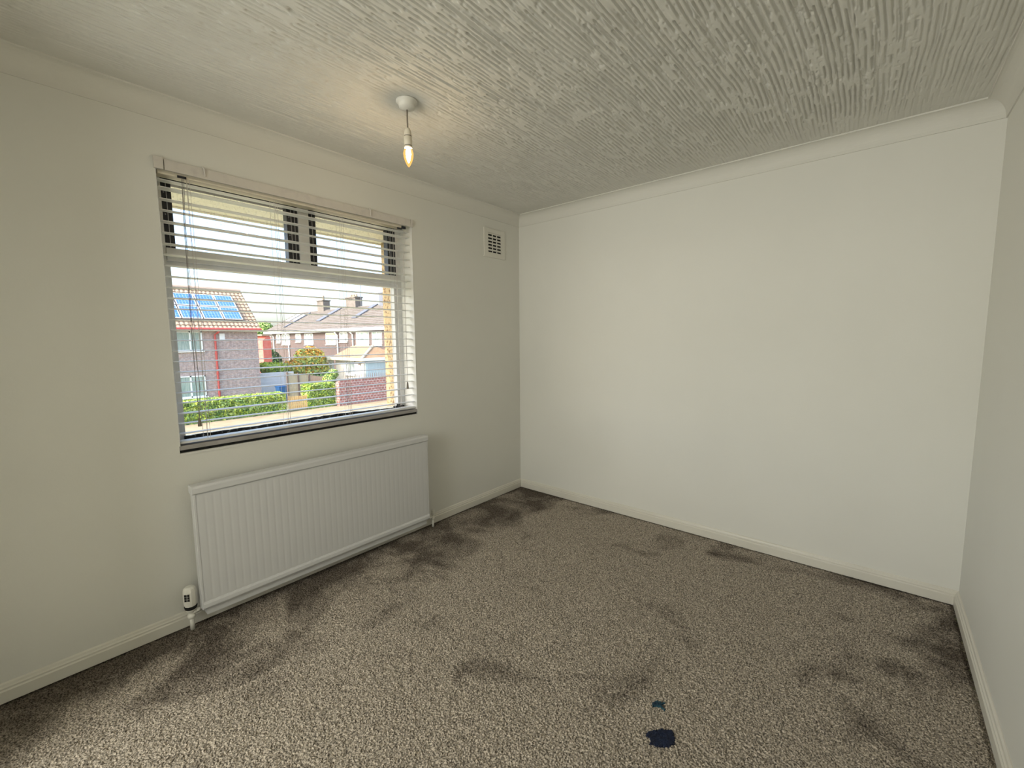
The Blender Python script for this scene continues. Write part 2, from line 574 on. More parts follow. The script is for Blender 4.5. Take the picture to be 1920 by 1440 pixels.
# unseen landing behind the camera, added to carry the fill light in
LY = -5.0
struct(obj('floor_landing_added', boxes([((-0.1, LY, -0.1), (RW + 0.12, RY - 0.12, -0.002))]), 'skirt'))
struct(obj('ceiling_landing_added', boxes([((-0.1, LY, RH), (RW + 0.12, RY - 0.12, RH + 0.1))]), 'wall'))
struct(obj('wall_landing_added', boxes([((-0.1, LY, 0), (0, RY - 0.12, RH)), ((RW + 0.02, LY, 0), (RW + 0.12, RY - 0.12, RH)),
                                  ((-0.1, LY - 0.1, 0), (RW + 0.12, LY, 0.82)), ((-0.1, LY - 0.1, 2.18), (RW + 0.12, LY, RH)),
                                  ((-0.1, LY - 0.1, 0.82), (0.2, LY, 2.18)), ((1.76, LY - 0.1, 0.82), (RW + 0.12, LY, 2.18))]), 'wall'))

struct(obj('sun_block_panel', boxes([((0.2, LY - 0.095, 0.82), (1.76, LY - 0.06, 2.18))]), 'white'))  # unseen opaque panel added behind the fill light to keep sun out
# skirting: ogee profile (depth, height)
SK = [(0, 0), (0.018, 0), (0.018, 0.044), (0.014, 0.049), (0.0145, 0.056), (0.010, 0.060), (0.008, 0.068), (0.003, 0.072), (0, 0.072)]
CV = [(0, 0), (0.006, 0), (0.006, 0.004)] + [(0.067 - 0.061 * math.cos(t) , 0.004 + 0.075 * math.sin(t)) for t in [i * math.pi / 2 / 10 for i in range(11)]] + [(0.0672, 0.0792), (0.0735, 0.0775), (0.0745, 0.0800), (0.0745, 0.085), (0, 0.085)]
def run(name, prof, z0, p0, p1, n, m, mitre0, mitre1, zsign=1):
    """profile swept from p0 to p1; n = into the room; mitres shorten the far side by the depth"""
    p0, p1, n = Vector((*p0, 0)), Vector((*p1, 0)), Vector((*n, 0))
    d = (p1 - p0).normalized()
    bm = bmesh.new()
    A = [bm.verts.new(p0 + n * q + d * (q if mitre0 else 0) + Vector((0, 0, z0 + zz))) for q, zz in prof]
    B = [bm.verts.new(p1 + n * q - d * (q if mitre1 else 0) + Vector((0, 0, z0 + zz))) for q, zz in prof]
    k = len(prof)
    for i in range(k):
        bm.faces.new((A[i], A[(i + 1) % k], B[(i + 1) % k], B[i]))
    bm.faces.new(A[::-1])
    bm.faces.new(B)
    bmesh.ops.recalc_face_normals(bm, faces=bm.faces)
    return struct(obj(name, bm, m))
run('baseboard_left', SK, 0, (0, RY), (0, 0), (1, 0), 'skirt', True, True)
run('baseboard_back', SK, 0, (0, 0), (RW, 0), (0, -1), 'skirt', True, True)
run('baseboard_right', SK, 0, (RW, 0), (RW, RY), (-1, 0), 'skirt', True, True)
run('baseboard_front', SK, 0, (0, RY), (DX0, RY), (0, 1), 'skirt', True, False)
ZC = RH - 0.085
run('trim_1', CV, ZC, (0, RY), (0, 0), (1, 0), 'coving', True, True)
run('trim_2', CV, ZC, (0, 0), (RW, 0), (0, -1), 'coving', True, True)
run('trim_3', CV, ZC, (RW, 0), (RW, RY), (-1, 0), 'coving', True, True)
run('trim_4', CV, ZC, (RW, RY), (0, RY), (0, 1), 'coving', True, True)

# ------------------------------------------------------------------ window
FX0, FX1 = -0.205, -0.14             # frame depth
win = bpy.data.objects.new('window_1', None)
COL.objects.link(win)
win.location = (0, 0, 0)
struct(win)
TZ0, TZ1 = 1.735, 1.795              # transom
MY0, MY1 = -1.835, -1.775            # mullion between the upper lights
bm = boxes([((FX0, OY0, OZ0 + 0.012), (FX1, OY0 + 0.045, OZ1)), ((FX0, OY1 - 0.035, OZ0 + 0.012), (FX1, OY1, OZ1)),
            ((FX0, OY0 + 0.045, OZ0 + 0.012), (FX1, OY1 - 0.035, OZ0 + 0.035)),
            ((FX0, OY0 + 0.045, OZ1 - 0.003), (FX1, OY1 - 0.035, OZ1)),
            ((FX0, OY0 + 0.045, TZ0), (FX1 + 0.006, OY1 - 0.035, TZ1)),
            ((FX0, MY0, TZ1), (FX1 + 0.004, MY1, OZ1 - 0.008))], 0.003)
obj('window_frame', bm, 'frame', win)
# inner moulding lines of the lower light
bm = boxes([((FX0 + 0.01, OY0 + 0.045, TZ0 - 0.022), (FX1 - 0.012, OY1 - 0.035, TZ0)),
            ((FX0 + 0.01, OY0 + 0.045, OZ0 + 0.035), (FX1 - 0.012, OY0 + 0.060, TZ0 - 0.022)),
            ((FX0 + 0.01, OY1 - 0.055, OZ0 + 0.035), (FX1 - 0.012, OY1 - 0.035, TZ0 - 0.022))], 0.002)
obj('glazing_bead', bm, 'frame', win)
# black aluminium side channels of the two upper lights
for a, b, wa, wb in ((OY0 + 0.045, MY0, 0.040, 0.060), (MY1, OY1 - 0.035, 0.045, 0.062)):
    bm = bmesh.new()
    xf = FX1 - 0.006
    box(bm, (FX0 + 0.012, a, TZ1), (xf, a + wa, OZ1 - 0.008), 0.002)
    box(bm, (FX0 + 0.012, b - wb, TZ1), (xf, b, OZ1 - 0.008), 0.002)
    box(bm, (FX0 + 0.012, a + 0.005, OZ1 - 0.030), (xf, b - 0.005, OZ1 - 0.003), 0.002)
    s = obj('sash_channel', bm, 'dark', win)
    bm = bmesh.new()
    for yy in (a + wa * 0.5, b - wb * 0.62, b - wb * 0.30):
        box(bm, (xf, yy - 0.0016, TZ1 + 0.004), (xf + 0.004, yy + 0.0016, OZ1 - 0.034))
    for zz in (1.86, 1.95, 2.05):
        for yy in (a + wa * 0.26, b - wb * 0.8):
            lathe(bm, [(0.003, 0), (0.003, 0.002), (0.001, 0.003)], (xf, yy, zz), 10, 'x')
    obj('sash_rib', bm, 'metal', s)
    obj('glass_pane', boxes([((-0.185, a + wa, TZ1), (-0.181, b - wb, OZ1 - 0.030))]), 'glass_spots', win)
obj('glass_pane', boxes([((-0.185, OY0 + 0.060, OZ0 + 0.035), (-0.181, OY1 - 0.055, TZ0 - 0.022))]), 'glass', win)
# dirty black gasket line along the foot of the glass
bm = bmesh.new()
N = 46
ys = np.linspace(OY0 + 0.05, OY1 - 0.045, N)
top = [0.872 + 0.014 * min(1, i / 14) + 0.005 * random.random() for i in range(N)]
poly = [(-0.139, y, 0.864) for y in ys] + [(-0.139, y, t) for y, t in zip(ys[::-1], top)]
prism(bm, poly, (0.006, 0, 0))
obj('perished_gasket', bm, 'gasket', win)
# inside board: dull front edge over a dark gap
obj('window_board', boxes([((FX1, OY0 + 0.002, 0.846), (-0.002, OY1 - 0.002, 0.866))], 0.002), 'board', win)
obj('board_gap', boxes([((FX1, OY0 + 0.004, 0.8325), (-0.010, OY1 - 0.004, 0.846))]), 'black', win)
obj('plaster_edge', boxes([((-0.012, OY0, 0.822), (0.003, OY1 + 0.004, 0.8325))], 0.001), 'reveal', win)
# painted linings of the two sides and the head
obj('reveal_lining', boxes([((FX1, OY0, 0.866), (0.001, OY0 + 0.004, OZ1)), ((FX1, OY1 - 0.004, 0.866), (0.001, OY1, OZ1))]), 'reveal', win)
# latch at the lower right corner
obj('latch', boxes([((-0.14, -1.245, 0.877), (-0.118, -1.165, 0.888)), ((-0.128, -1.225, 0.888), (-0.118, -1.200, 0.905))], 0.002), 'dark', win)

# batten above the window, with its two brackets
bt = thing('valance_batten', 'painted batten fixed on the wall over the window, above the white blind', 'batten', (0, -1.82, 2.127))
bm = boxes([((0, -2.470 + 1.82, -0.022), (0.011, -1.158 + 1.82, 0.024))], 0.0015)
obj('board', bm, 'batten', bt)
obj('end_cap', boxes([((0, -2.508 + 1.82, -0.022), (0.014, -2.474 + 1.82, 0.028))], 0.002), 'batten', bt)
obj('end_cap', boxes([((0, -1.155 + 1.82, -0.022), (0.013, -1.138 + 1.82, 0.026))], 0.002), 'batten', bt)
for y in (-2.325, -1.462):
    bm = bmesh.new()
    tube(bm, [(0.011, y + 1.82, 0.030), (0.016, y + 1.82 + 0.003, 0.020), (0.0135, y + 1.82 + 0.006, -0.012)], [0.0035, 0.0045, 0.003], 8)
    obj('filler_lump', bm, 'batten', bt)

# venetian blind
BX0, BX1 = -0.068, -0.018
BY0, BY1 = -2.492, -1.152
vb = thing('venetian_blind', 'white horizontal slat blind let down in the window, slats open', 'blind', (-0.043, -1.82, 2.06))
OFF = Vector((-0.043, -1.82, 2.06))
def rel(a): return (a[0] - OFF.x, a[1] - OFF.y, a[2] - OFF.z)
bm = bmesh.new()
box(bm, rel((-0.071, BY0, 2.092)), rel((-0.014, BY1 - 0.06, 2.110)), 0.002)
box(bm, rel((-0.014, BY0, 2.098)), rel((-0.0115, BY1 - 0.06, 2.100)))
obj('headrail', bm, mat('headrail_cream', (0.80, 0.74, 0.60), 0.4), vb)
obj('tilter', boxes([(rel((-0.014, -2.422, 2.090)), rel((-0.008, -2.388, 2.100)))], 0.001), 'dark', vb)
obj('cord_lock', boxes([(rel((-0.016, -1.215, 2.086)), rel((-0.006, -1.185, 2.104))), (rel((-0.016, -1.250, 2.080)), rel((-0.008, -1.215, 2.089)))], 0.002), 'dark', vb)
bm = bmesh.new()
NS, ZT, PITCH = 24, 2.040, 0.0487
for i in range(NS + 1):
    z = ZT - i * PITCH + random.uniform(-0.001, 0.001) if i < NS else ZT + 0.034
    tl = random.uniform(-0.0015, 0.0015)
    prof = [(-0.025, -0.0012), (-0.012, 0.0006), (0, 0.0012), (0.012, 0.0006), (0.025, -0.0012),
            (0.025, -0.0038), (0.012, -0.0020), (0, -0.0014), (-0.012, -0.0020), (-0.025, -0.0038)]
    poly = [(q, BY0 + 1.82, z + zz + tl * q / 0.025 - OFF.z) for q, zz in prof]
    prism(bm, poly, (0, BY1 - BY0, 0))
obj('slats', bm, 'slat', vb)
obj('bottom_rail', boxes([(rel((-0.066, BY0 - 0.004, 0.8735)), rel((-0.012, BY1 + 0.004, 0.885)))], 0.004), 'slat', vb)
for y in (-2.385, -2.005, -1.637, -1.268):
    bm = bmesh.new()
    for x, dy in ((BX0 - 0.0015, -0.006), (BX1 + 0.0015, 0.0), (BX1 + 0.0015, 0.010), (BX0 + 0.025, 0.004)):
        tube(bm, [rel((x, y + dy, 2.093)), rel((x, y + dy, 0.884))], 0.0009, 5)
    obj('ladder_cord', bm, 'cord', vb)
bm = bmesh.new()
tube(bm, [rel((-0.010, -2.405, 2.088)), rel((-0.006, -2.412, 1.9)), rel((-0.004, -2.418, 1.5)), rel((-0.004, -2.419, 1.15)), rel((-0.004, -2.417, 0.985))], 0.0014, 6)
tube(bm, [rel((-0.010, -2.398, 2.088)), rel((-0.007, -2.408, 1.9)), rel((-0.006, -2.414, 1.45)), rel((-0.002, -2.405, 1.13)), rel((-0.004, -2.416, 0.99))], 0.0011, 6)
pc = obj('pull_cord', bm, 'cord_dark', vb)
bm = bmesh.new()
lathe(bm, [(0.003, 0.0), (0.0045, -0.004), (0.0085, -0.036), (0.0075, -0.040), (0.002, -0.041)], rel((-0.004, -2.417, 0.988)), 14)
obj('tassel', bm, 'tassel', pc, True)
bm = bmesh.new()
tube(bm, [rel((-0.009, -1.200, 2.09)), rel((-0.009, -1.205, 1.93)), rel((-0.007, -1.209, 1.5)), rel((-0.009, -1.211, 1.06))], 0.0011, 6)
tube(bm, [rel((-0.009, -1.192, 2.09)), rel((-0.009, -1.196, 1.95)), rel((-0.009, -1.214, 1.885)), rel((-0.009, -1.212, 1.5)), rel((-0.009, -1.2115, 1.06))], 0.0011, 6)
pc = obj('pull_cord', bm, 'cord', vb)
bm = bmesh.new()
lathe(bm, [(0.003, 0.0), (0.0045, -0.003), (0.0075, -0.042), (0.0065, -0.046), (0.002, -0.047)], rel((-0.009, -1.2115, 1.062)), 14)
obj('tassel', bm, 'tassel', pc, True)

# ------------------------------------------------------------------ air vent
vt = thing('air_vent', 'square white plastic louvred air vent high on the wall right of the window', 'vent', (0, -0.320, 2.127))
VW, VH = 0.124, 0.112
bm = boxes([((0, -VW, -VH), (0.008, -0.078, VH)), ((0, 0.078, -VH), (0.008, VW, VH)),
            ((0, -0.078, -VH), (0.008, 0.078, -0.075)), ((0, -0.078, 0.080), (0.008, 0.078, VH)),
            ((0, -0.0285, -0.075), (0.008, -0.0235, 0.080)), ((0, 0.0235, -0.075), (0.008, 0.0285, 0.080))], 0.001)
obj('frame', bm, 'plastic', vt)
bm = bmesh.new()
for k in range(6):
    z0 = -0.075 + k * 0.0258
    prism(bm, [(0.001, -0.078, z0 + 0.026), (0.007, -0.078, z0 + 0.012), (0.0085, -0.078, z0 + 0.013), (0.0025, -0.078, z0 + 0.0265)], (0, 0.156, 0))
    box(bm, (0.006, -0.078, z0 + 0.012), (0.0078, 0.078, z0 + 0.0185))
obj('louvre', bm, 'plastic', vt)
obj('backing', boxes([((0.0002, -0.078, -0.075), (0.0012, 0.078, 0.080))]), 'black', vt)
obj('lip', boxes([((0, -VW - 0.006, -VH - 0.004), (0.010, VW + 0.004, -VH + 0.001))], 0.001), 'plastic', vt)

# ------------------------------------------------------------------ pendant light
PX, PY = 0.800, -1.752
pl = thing('pendant_light', 'bare lit candle bulb hanging on a short flex from the ceiling', 'ceiling light', (PX, PY, RH))
bm = bmesh.new()
lathe(bm, [(0.047, -0.002), (0.047, -0.008), (0.036, -0.012), (0.0355, -0.024), (0.034, -0.030), (0.018, -0.034), (0.006, -0.038)], (0, 0, 0), 36)
obj('ceiling_rose', bm, 'plastic', pl, True)
bm = bmesh.new()
tube(bm, [(0, 0, -0.036), (0.001, -0.001, -0.08), (0.0, 0.001, -0.120)], 0.0033, 8)
obj('flex', bm, 'flex', pl, True)
bm = bmesh.new()
lathe(bm, [(0.004, -0.114), (0.010, -0.117), (0.0148, -0.127), (0.0172, -0.144), (0.0175, -0.1475), (0.0163, -0.1485), (0.0163, -0.151),
           (0.0175, -0.152), (0.0175, -0.188), (0.0163, -0.189), (0.0163, -0.192), (0.0178, -0.193), (0.0172, -0.199), (0.012, -0.2)], (0, 0, 0), 32)
lh = obj('lamp_holder', bm, 'cream', pl, True)
for za in (-0.1498, -0.1905):
    bm = bmesh.new()
    lathe(bm, [(0.0168, za + 0.0016), (0.0170, za), (0.0168, za - 0.0016)], (0, 0, 0), 32)
    obj('seam_ring', bm, 'flex', lh, True)
bm = bmesh.new()
lathe(bm, [(0.008, -0.197), (0.0135, -0.201), (0.0195, -0.210), (0.0225, -0.222), (0.0212, -0.238), (0.0165, -0.254), (0.0100, -0.268), (0.0045, -0.277), (0.001, -0.281)], (0, 0, 0), 28)
bu = obj('bulb', bm, 'bulb', pl, True)
bm = bmesh.new()
lathe(bm, [(0.006, -0.206), (0.0100, -0.211), (0.0110, -0.222), (0.0095, -0.238), (0.0060, -0.252), (0.002, -0.262)], (0, 0, 0), 20)
obj('glowing_core', bm, 'filament', bu, True)

# ------------------------------------------------------------------ radiator
rd = thing('radiator', 'white panel radiator hung on the wall below the window', 'radiator', (0.05, -1.815, 0.0))
ry0, ry1 = -0.677, 0.675
rz0, rz1 = 0.088, 0.690
def xr(x): return x - 0.05
# fluted front panel
flutes = 40
bm = bmesh.new()
prev = None
zs = [rz0 + 0.030, rz0 + 0.040, rz0 + 0.055, rz1 - 0.062, rz1 - 0.050, rz1 - 0.042]
per = 12
rows = []
for zi, z in enumerate(zs):
    k = 0.0 if zi in (0, 5) else (0.5 if zi in (1, 4) else 1.0)
    row = []
    for i in range(flutes * per + 1):
        u = i / per
        y = ry0 + 0.012 + (ry1 - ry0 - 0.024) * i / (flutes * per)
        c = (math.cos(2 * math.pi * u) * 0.5 + 0.5) ** 5     # narrow groove
        row.append(bm.verts.new((xr(0.100) - 0.0006 * c * k, y, z)))
    rows.append(row)
for a, b in zip(rows, rows[1:]):
    for i in range(len(a) - 1):
        bm.faces.new((a[i], a[i + 1], b[i + 1], b[i]))
obj('front_panel', bm, 'rad', rd, True)
bm = boxes([((xr(0.060), ry0 + 0.006, rz0 + 0.006), (xr(0.0955), ry1 - 0.006, rz1 - 0.030)), ((xr(0.030), ry0 + 0.02, 0.056), (xr(0.088), ry1 - 0.02, rz1 - 0.045))])
obj('core', bm, 'rad', rd)
# rolled top and end caps
bm = bmesh.new()
prof = [(0.050, 0.652), (0.1005, 0.652), (0.1035, 0.656), (0.1035, 0.680), (0.100, 0.688), (0.093, 0.691), (0.052, 0.691), (0.048, 0.686)]
prism(bm, [(xr(x), ry0 - 0.004, z) for x, z in prof], (0, ry1 - ry0 + 0.008, 0))
bmesh.ops.bevel(bm, geom=[e for e in bm.edges], offset=0.0012, segments=1, affect='EDGES')
obj('top_rail', bm, 'rad', rd)
for ya in (ry0, ry1 - 0.012):
    obj('side_cap', boxes([((xr(0.056), ya, rz0 + 0.004), (xr(0.099), ya + 0.012, 0.652))], 0.003), 'rad', rd)
# crimped bottom seam
bm = bmesh.new()
n = 160
A = []
for i in range(n + 1):
    y = ry0 + 0.004 + (ry1 - ry0 - 0.008) * i / n
    c = 0.0022 * (0.5 + 0.5 * math.cos(2 * math.pi * i / 4))
    sec = [(0.094, rz0 + 0.045), (0.1005, rz0 + 0.038 + c), (0.1055, rz0 + 0.028 + c), (0.1065, rz0 + 0.012), (0.101, rz0 + 0.002), (0.092, rz0), (0.085, rz0 + 0.006)]
    A.append([bm.verts.new((xr(x), y, z)) for x, z in sec])
for a, b in zip(A, A[1:]):
    for k in range(len(a)):
        bm.faces.new((a[k], b[k], b[(k + 1) % len(a)], a[(k + 1) % len(a)]))
bm.faces.new(A[0])
bm.faces.new(A[-1][::-1])
bmesh.ops.recalc_face_normals(bm, faces=bm.faces)
obj('bottom_seam', bm, 'rad', rd)
for y in (-0.45, 0.45):
    obj('wall_bracket', boxes([((xr(0.0), y - 0.015, 0.14), (xr(0.062), y + 0.015, 0.62))], 0.001), 'rad', rd)

# thermostatic valve, left
tv = thing('radiator_valve', 'white thermostatic valve with dark slots at the left foot of the radiator', 'valve', (0.062, -2.528, 0.0))
bm = bmesh.new()
lathe(bm, [(0.017, 0.118), (0.024, 0.122), (0.0265, 0.135), (0.0275, 0.150), (0.027, 0.192), (0.024, 0.206), (0.017, 0.213), (0.004, 0.215)], (0, 0, 0), 10)
obj('head', bm, 'plastic', tv)
# slotted scale on the side facing the room
c, s_ = math.cos(math.radians(-38)), math.sin(math.radians(-38))
bm = bmesh.new()
for k in range(6):
    for q in range(3):
        o_ = -0.009 + k * 0.0036
        zc = 0.158 + q * 0.012
        ctr = Vector((c * 0.0262 - s_ * o_, s_ * 0.0262 + c * o_, zc))
        vs = box(bm, (-0.0012, -0.0011, -0.005), (0.0016, 0.0011, 0.005))
        rot = Matrix.Rotation(math.radians(-38), 3, 'Z')
        for w in vs:
            w.co = rot @ w.co + ctr
obj('vent_slot', bm, 'black', tv)
bm = bmesh.new()
lathe(bm, [(0.0200, 0.104), (0.0235, 0.107), (0.0262, 0.119), (0.0245, 0.122), (0.018, 0.123)], (0, 0, 0), 24)
obj('dark_collar', bm, 'black', tv, True)
bm = bmesh.new()
lathe(bm, [(0.0125, 0.058), (0.0165, 0.060), (0.0165, 0.074), (0.0125, 0.078), (0.012, 0.092), (0.0165, 0.094), (0.0180, 0.104), (0.014, 0.106)], (0, 0, 0), 20)
tube(bm, [(0, 0, 0.084), (0.006, 0.020, 0.086)], 0.0085, 12)
lathe(bm, [(0.011, 0.018), (0.013, 0.020), (0.013, 0.032), (0.009, 0.034), (0.009, 0.043)], (0.0, 0, 0.088), 6, 'y')
obj('valve_body', bm, 'plastic', tv, True)
bm = bmesh.new()
tube(bm, [(0, 0, 0.001), (0, 0, 0.060)], 0.0095, 14)
obj('pipe_tail', bm, 'plastic', tv, True)
# lockshield, right
lv = thing('radiator_valve', 'small white capped lockshield valve at the right foot of the radiator', 'valve', (0.062, -1.082, 0.0))
bm = bmesh.new()
lathe(bm, [(0.010, 0.088), (0.0115, 0.090), (0.0105, 0.124), (0.008, 0.129), (0.002, 0.130)], (0, 0, 0), 18)
obj('cap', bm, 'plastic', lv, True)
bm = bmesh.new()
lathe(bm, [(0.0095, 0.055), (0.0125, 0.057), (0.0125, 0.070), (0.009, 0.073), (0.009, 0.088), (0.006, 0.09)], (0, 0, 0), 16)
lathe(bm, [(0.011, -0.056), (0.012, -0.030), (0.009, -0.024), (0.008, -0.006)], (0.0, 0, 0.079), 6, 'y')
obj('valve_body', bm, 'plastic', lv, True)
bm = bmesh.new()
tube(bm, [(0, 0, 0.001), (0, 0, 0.057)], 0.0075, 12)
obj('pipe_tail', bm, 'plastic', lv, True)

# ------------------------------------------------------------------ stains on the carpet
def stain(name, pts, m, label, hgt=0.0032):
    P = np.array(pts)
    c = P.mean(0)
    lo, hi = P.min(0) - 0.01, P.max(0) + 0.01
    stp = 0.0022
    xs = np.arange(lo[0], hi[0], stp)
    ys_ = np.arange(lo[1], hi[1], stp)
    def inside(x, y):
        r = False
        k = len(P)
        j = k - 1
        for i in range(k):
            if (P[i][1] > y) != (P[j][1] > y) and x < (P[j][0] - P[i][0]) * (y - P[i][1]) / (P[j][1] - P[i][1]) + P[i][0]:
                r = not r
            j = i
        return r
    bm = bmesh.new()
    g = {}
    rr = random.Random(5)
    for i, x in enumerate(xs):
        for j, y in enumerate(ys_):
            if inside(x + rr.uniform(-0.003, 0.003), y + rr.uniform(-0.003, 0.003)):
                g[(i, j)] = 1
    vt_ = {}
    def vv(i, j):
        if (i, j) not in vt_:
            full = all((i - a, j - b) in g for a in (0, 1) for b in (0, 1))
            vt_[(i, j)] = bm.verts.new((xs[0] + i * stp - c[0] + rr.uniform(-.0006, .0006), ys_[0] + j * stp - c[1] + rr.uniform(-.0006, .0006),
                                        (hgt + rr.uniform(-0.0006, 0.0014)) if full else -0.0015))
        return vt_[(i, j)]
    for (i, j) in g:
        bm.faces.new((vv(i, j), vv(i + 1, j), vv(i + 1, j + 1), vv(i, j + 1)))
    o = obj(name, bm, m, None, False, (c[0], c[1], 0.0))
    return o
tag(stain('carpet_stain', [(1.923, -1.687), (1.928, -1.67), (1.944, -1.651), (1.955, -1.634), (1.974, -1.626), (1.988, -1.614), (1.999, -1.629),
                           (2.014, -1.65), (2.012, -1.666), (2.005, -1.684), (1.984, -1.699), (1.962, -1.713), (1.945, -1.715), (1.949, -1.702),
                           (1.936, -1.694), (1.926, -1.7)], 'stain', ''),
    'larger navy black stain on the grey brown carpet, the nearer of the two', 'stain')
tag(stain('carpet_stain', [(1.887, -1.549), (1.902, -1.525), (1.915, -1.528), (1.922, -1.520), (1.927, -1.524), (1.924, -1.54), (1.944, -1.550), (1.938, -1.559), (1.919, -1.553), (1.896, -1.566)], 'stain_teal', ''),
    'smaller dark teal stain on the carpet, just beyond the black one', 'stain')

# ================================================================== outside
G = -2.70
def house_window(parent, y0, y1, z0, z1, x, out=1, mull=(0.62,), axis='y', pane='pane_ext', bars=0.0):
    """window set on a wall plane; axis = direction along the wall; out = outward sign of the normal"""
    t = 0.07
    d = 0.05 * out
    def b3(a0, a1, zz0, zz1, n0, n1):
        lo_n, hi_n = min(n0, n1), max(n0, n1)
        if axis == 'y':
            return ((x + lo_n, a0, zz0), (x + hi_n, a1, zz1))
        return ((a0, x + lo_n, zz0), (a1, x + hi_n, zz1))
    L = [b3(y0, y0 + t, z0, z1, -0.02 * out, d), b3(y1 - t, y1, z0, z1, -0.02 * out, d), b3(y0, y1, z0, z0 + t, -0.02 * out, d), b3(y0, y1, z1 - t, z1, -0.02 * out, d),
         b3(y0 - 0.06, y1 + 0.06, z0 - 0.06, z0, -0.02 * out, d * 2.2)]
    for q in mull:
        c_ = y0 + (y1 - y0) * q
        L.append(b3(c_ - t * 0.5, c_ + t * 0.5, z0, z1, -0.02 * out, d))
    if bars:
        c_ = z0 + (z1 - z0) * bars
        L.append(b3(y0, y1, c_ - t * 0.45, c_ + t * 0.45, -0.02 * out, d))
    f = obj('window_frame', boxes(L), 'upvc', parent)
    obj('window_pane', boxes([b3(y0 + 0.03, y1 - 0.03, z0 + 0.03, z1 - 0.03, -0.01 * out, d * 0.35)]), pane, f)
    return f

def tiled_slope(p0, along, up, la, lu, tw, th, amp, stepz):
    """tile relief on a slope: p0 corner, unit vectors along and up"""
    p0, along, up = Vector(p0), Vector(along).normalized(), Vector(up).normalized()
    nrm = along.cross(up).normalized()
    if nrm.z < 0:
        nrm = -nrm
    na = max(2, int(la / tw * (8 if amp else 1)))
    rows_ = int(lu / th)
    bm = bmesh.new()
    levels = []
    for r in range(rows_):
        levels.append((r * lu / rows_, stepz))
        levels.append(((r + 1) * lu / rows_ - 0.004, 0.0))
    prev = None
    for (u, hgt) in levels:
        line = []
        for i in range(na + 1):
            a = la * i / na
            w = amp * abs(math.sin(math.pi * a / tw)) if amp else 0
            line.append(bm.verts.new(p0 + along * a + up * u + nrm * (hgt + w)))
        if prev:
            for i in range(na):
                bm.faces.new((prev[i], prev[i + 1], line[i + 1], line[i]))
        prev = line
    # thin underside
    q = [bm.verts.new(p0 + along * a + up * b - nrm * 0.06) for a, b in ((0, 0), (la, 0), (la, lu), (0, lu))]
    bm.faces.new(q)
    bmesh.ops.recalc_face_normals(bm, faces=bm.faces)
    return bm

# ground
struct(obj('ground', boxes([((-140, -60, G - 0.4), (-0.8, 120, G - 0.02))]), 'soil'))
struct(obj('pavement', boxes([((-23.25, -30, G - 0.02), (-19.0, 40, G + 0.01))]), 'pave'))
struct(obj('road', boxes([((-19.0, -30, G - 0.02), (-9.0, 40, G - 0.005))]), 'pave'))

# own house: soffit over the window, pebbledashed return to the right
struct(obj('wall_outer_pebbledash', boxes([((-0.785, -0.870, G), (EX, 2.5, 2.16))]), 'pebble'))
struct(obj('wall_outer', boxes([((EX - 0.01, RY - 2.0, G), (EX, OY0 - 0.002, 2.16)), ((EX - 0.01, OY0 - 0.002, G), (EX, OY1 + 0.002, OZ0 - 0.01)),
                                ((EX - 0.01, OY1 + 0.002, G), (EX, -0.87, 2.16))]), 'pebble'))
struct(obj('trim_eaves', boxes([((-0.81, RY - 2.0, 2.16), (EX + 0.001, 2.5, 2.185)), ((-0.83, RY - 2.0, 2.15), (-0.81, 2.5, 2.34))]), 'soffit'))
obj_ws = boxes([((-0.33, OY0 - 0.03, OZ0 - 0.03), (FX0, OY1 + 0.03, OZ0 + 0.028))], 0.004)
o = obj('outer_sill', obj_ws, mat('outer_sill_paint', (0.78, 0.74, 0.56), 0.5), win)

# --- detached brick house with solar panels
bh = thing('brick_house', 'pinkish brick house with clay tiled roof seen through the left of the window', 'house', (-31, 3.5, G))
def rb(L): return [((a[0] + 31, a[1] - 3.5, a[2] - G), (b[0] + 31, b[1] - 3.5, b[2] - G)) for a, b in L]
HX, HY0, HY1, EZ, RZ = -28.0, -1.0, 7.70, 2.24, 4.70
bm = bmesh.new()
prism(bm, [(HX + 31, HY0 - 3.5, 0), (HX + 31, HY0 - 3.5, EZ - G), (0, HY0 - 3.5, RZ - G - 0.1), (-3, HY0 - 3.5, EZ - G), (-3, HY0 - 3.5, 0)], (0, HY1 - HY0, 0))
obj('wall', bm, 'ext_brick', bh)
upv = Vector((-(HX + 31.0) - 0.25, 0, RZ - EZ + 0.20))
lu = upv.length
for sg, nm in ((1, 'roof'), (-1, 'roof')):
    p0 = (sg * (3.0 + 0.25), HY0 - 3.5 - 0.1, EZ - G - 0.14)
    bm = tiled_slope(p0, (0, 1, 0), (-sg * 3.25, 0, RZ - EZ + 0.22), HY1 - HY0 + 0.25, math.hypot(3.25, RZ - EZ + 0.22), 0.23, 0.32, 0.045, 0.05)
    obj(nm, bm, 'tile', bh)
bm = bmesh.new()
tube(bm, [(0, HY0 - 3.6, RZ - G + 0.10), (0, HY1 - 3.5 + 0.15, RZ - G + 0.10)], 0.13, 10)
obj('ridge_tiles', bm, 'ridge', bh)
bm = bmesh.new()
tube(bm, [(3.36, HY0 - 3.6, EZ - G - 0.13), (3.36, HY1 - 3.5 + 0.12, EZ - G - 0.13)], 0.085, 8)
box(bm, (3.18, HY0 - 3.6, EZ - G - 0.24), (3.26, HY1 - 3.5 + 0.1, EZ - G - 0.06))
obj('gutter', bm, 'red', bh)
bm = bmesh.new()
tube(bm, [(3.34, 2.02, EZ - G - 0.16), (3.30, 1.98, EZ - G - 0.30), (3.08, 1.84, EZ - G - 0.45), (3.08, 1.84, 0.02)], 0.055, 8)
for z in (0.9, 2.1, 3.3):
    tube(bm, [(3.08, 1.84, z), (3.08, 1.84, z + 0.12)], 0.075, 8)
obj('downpipe', bm, 'red', bh)
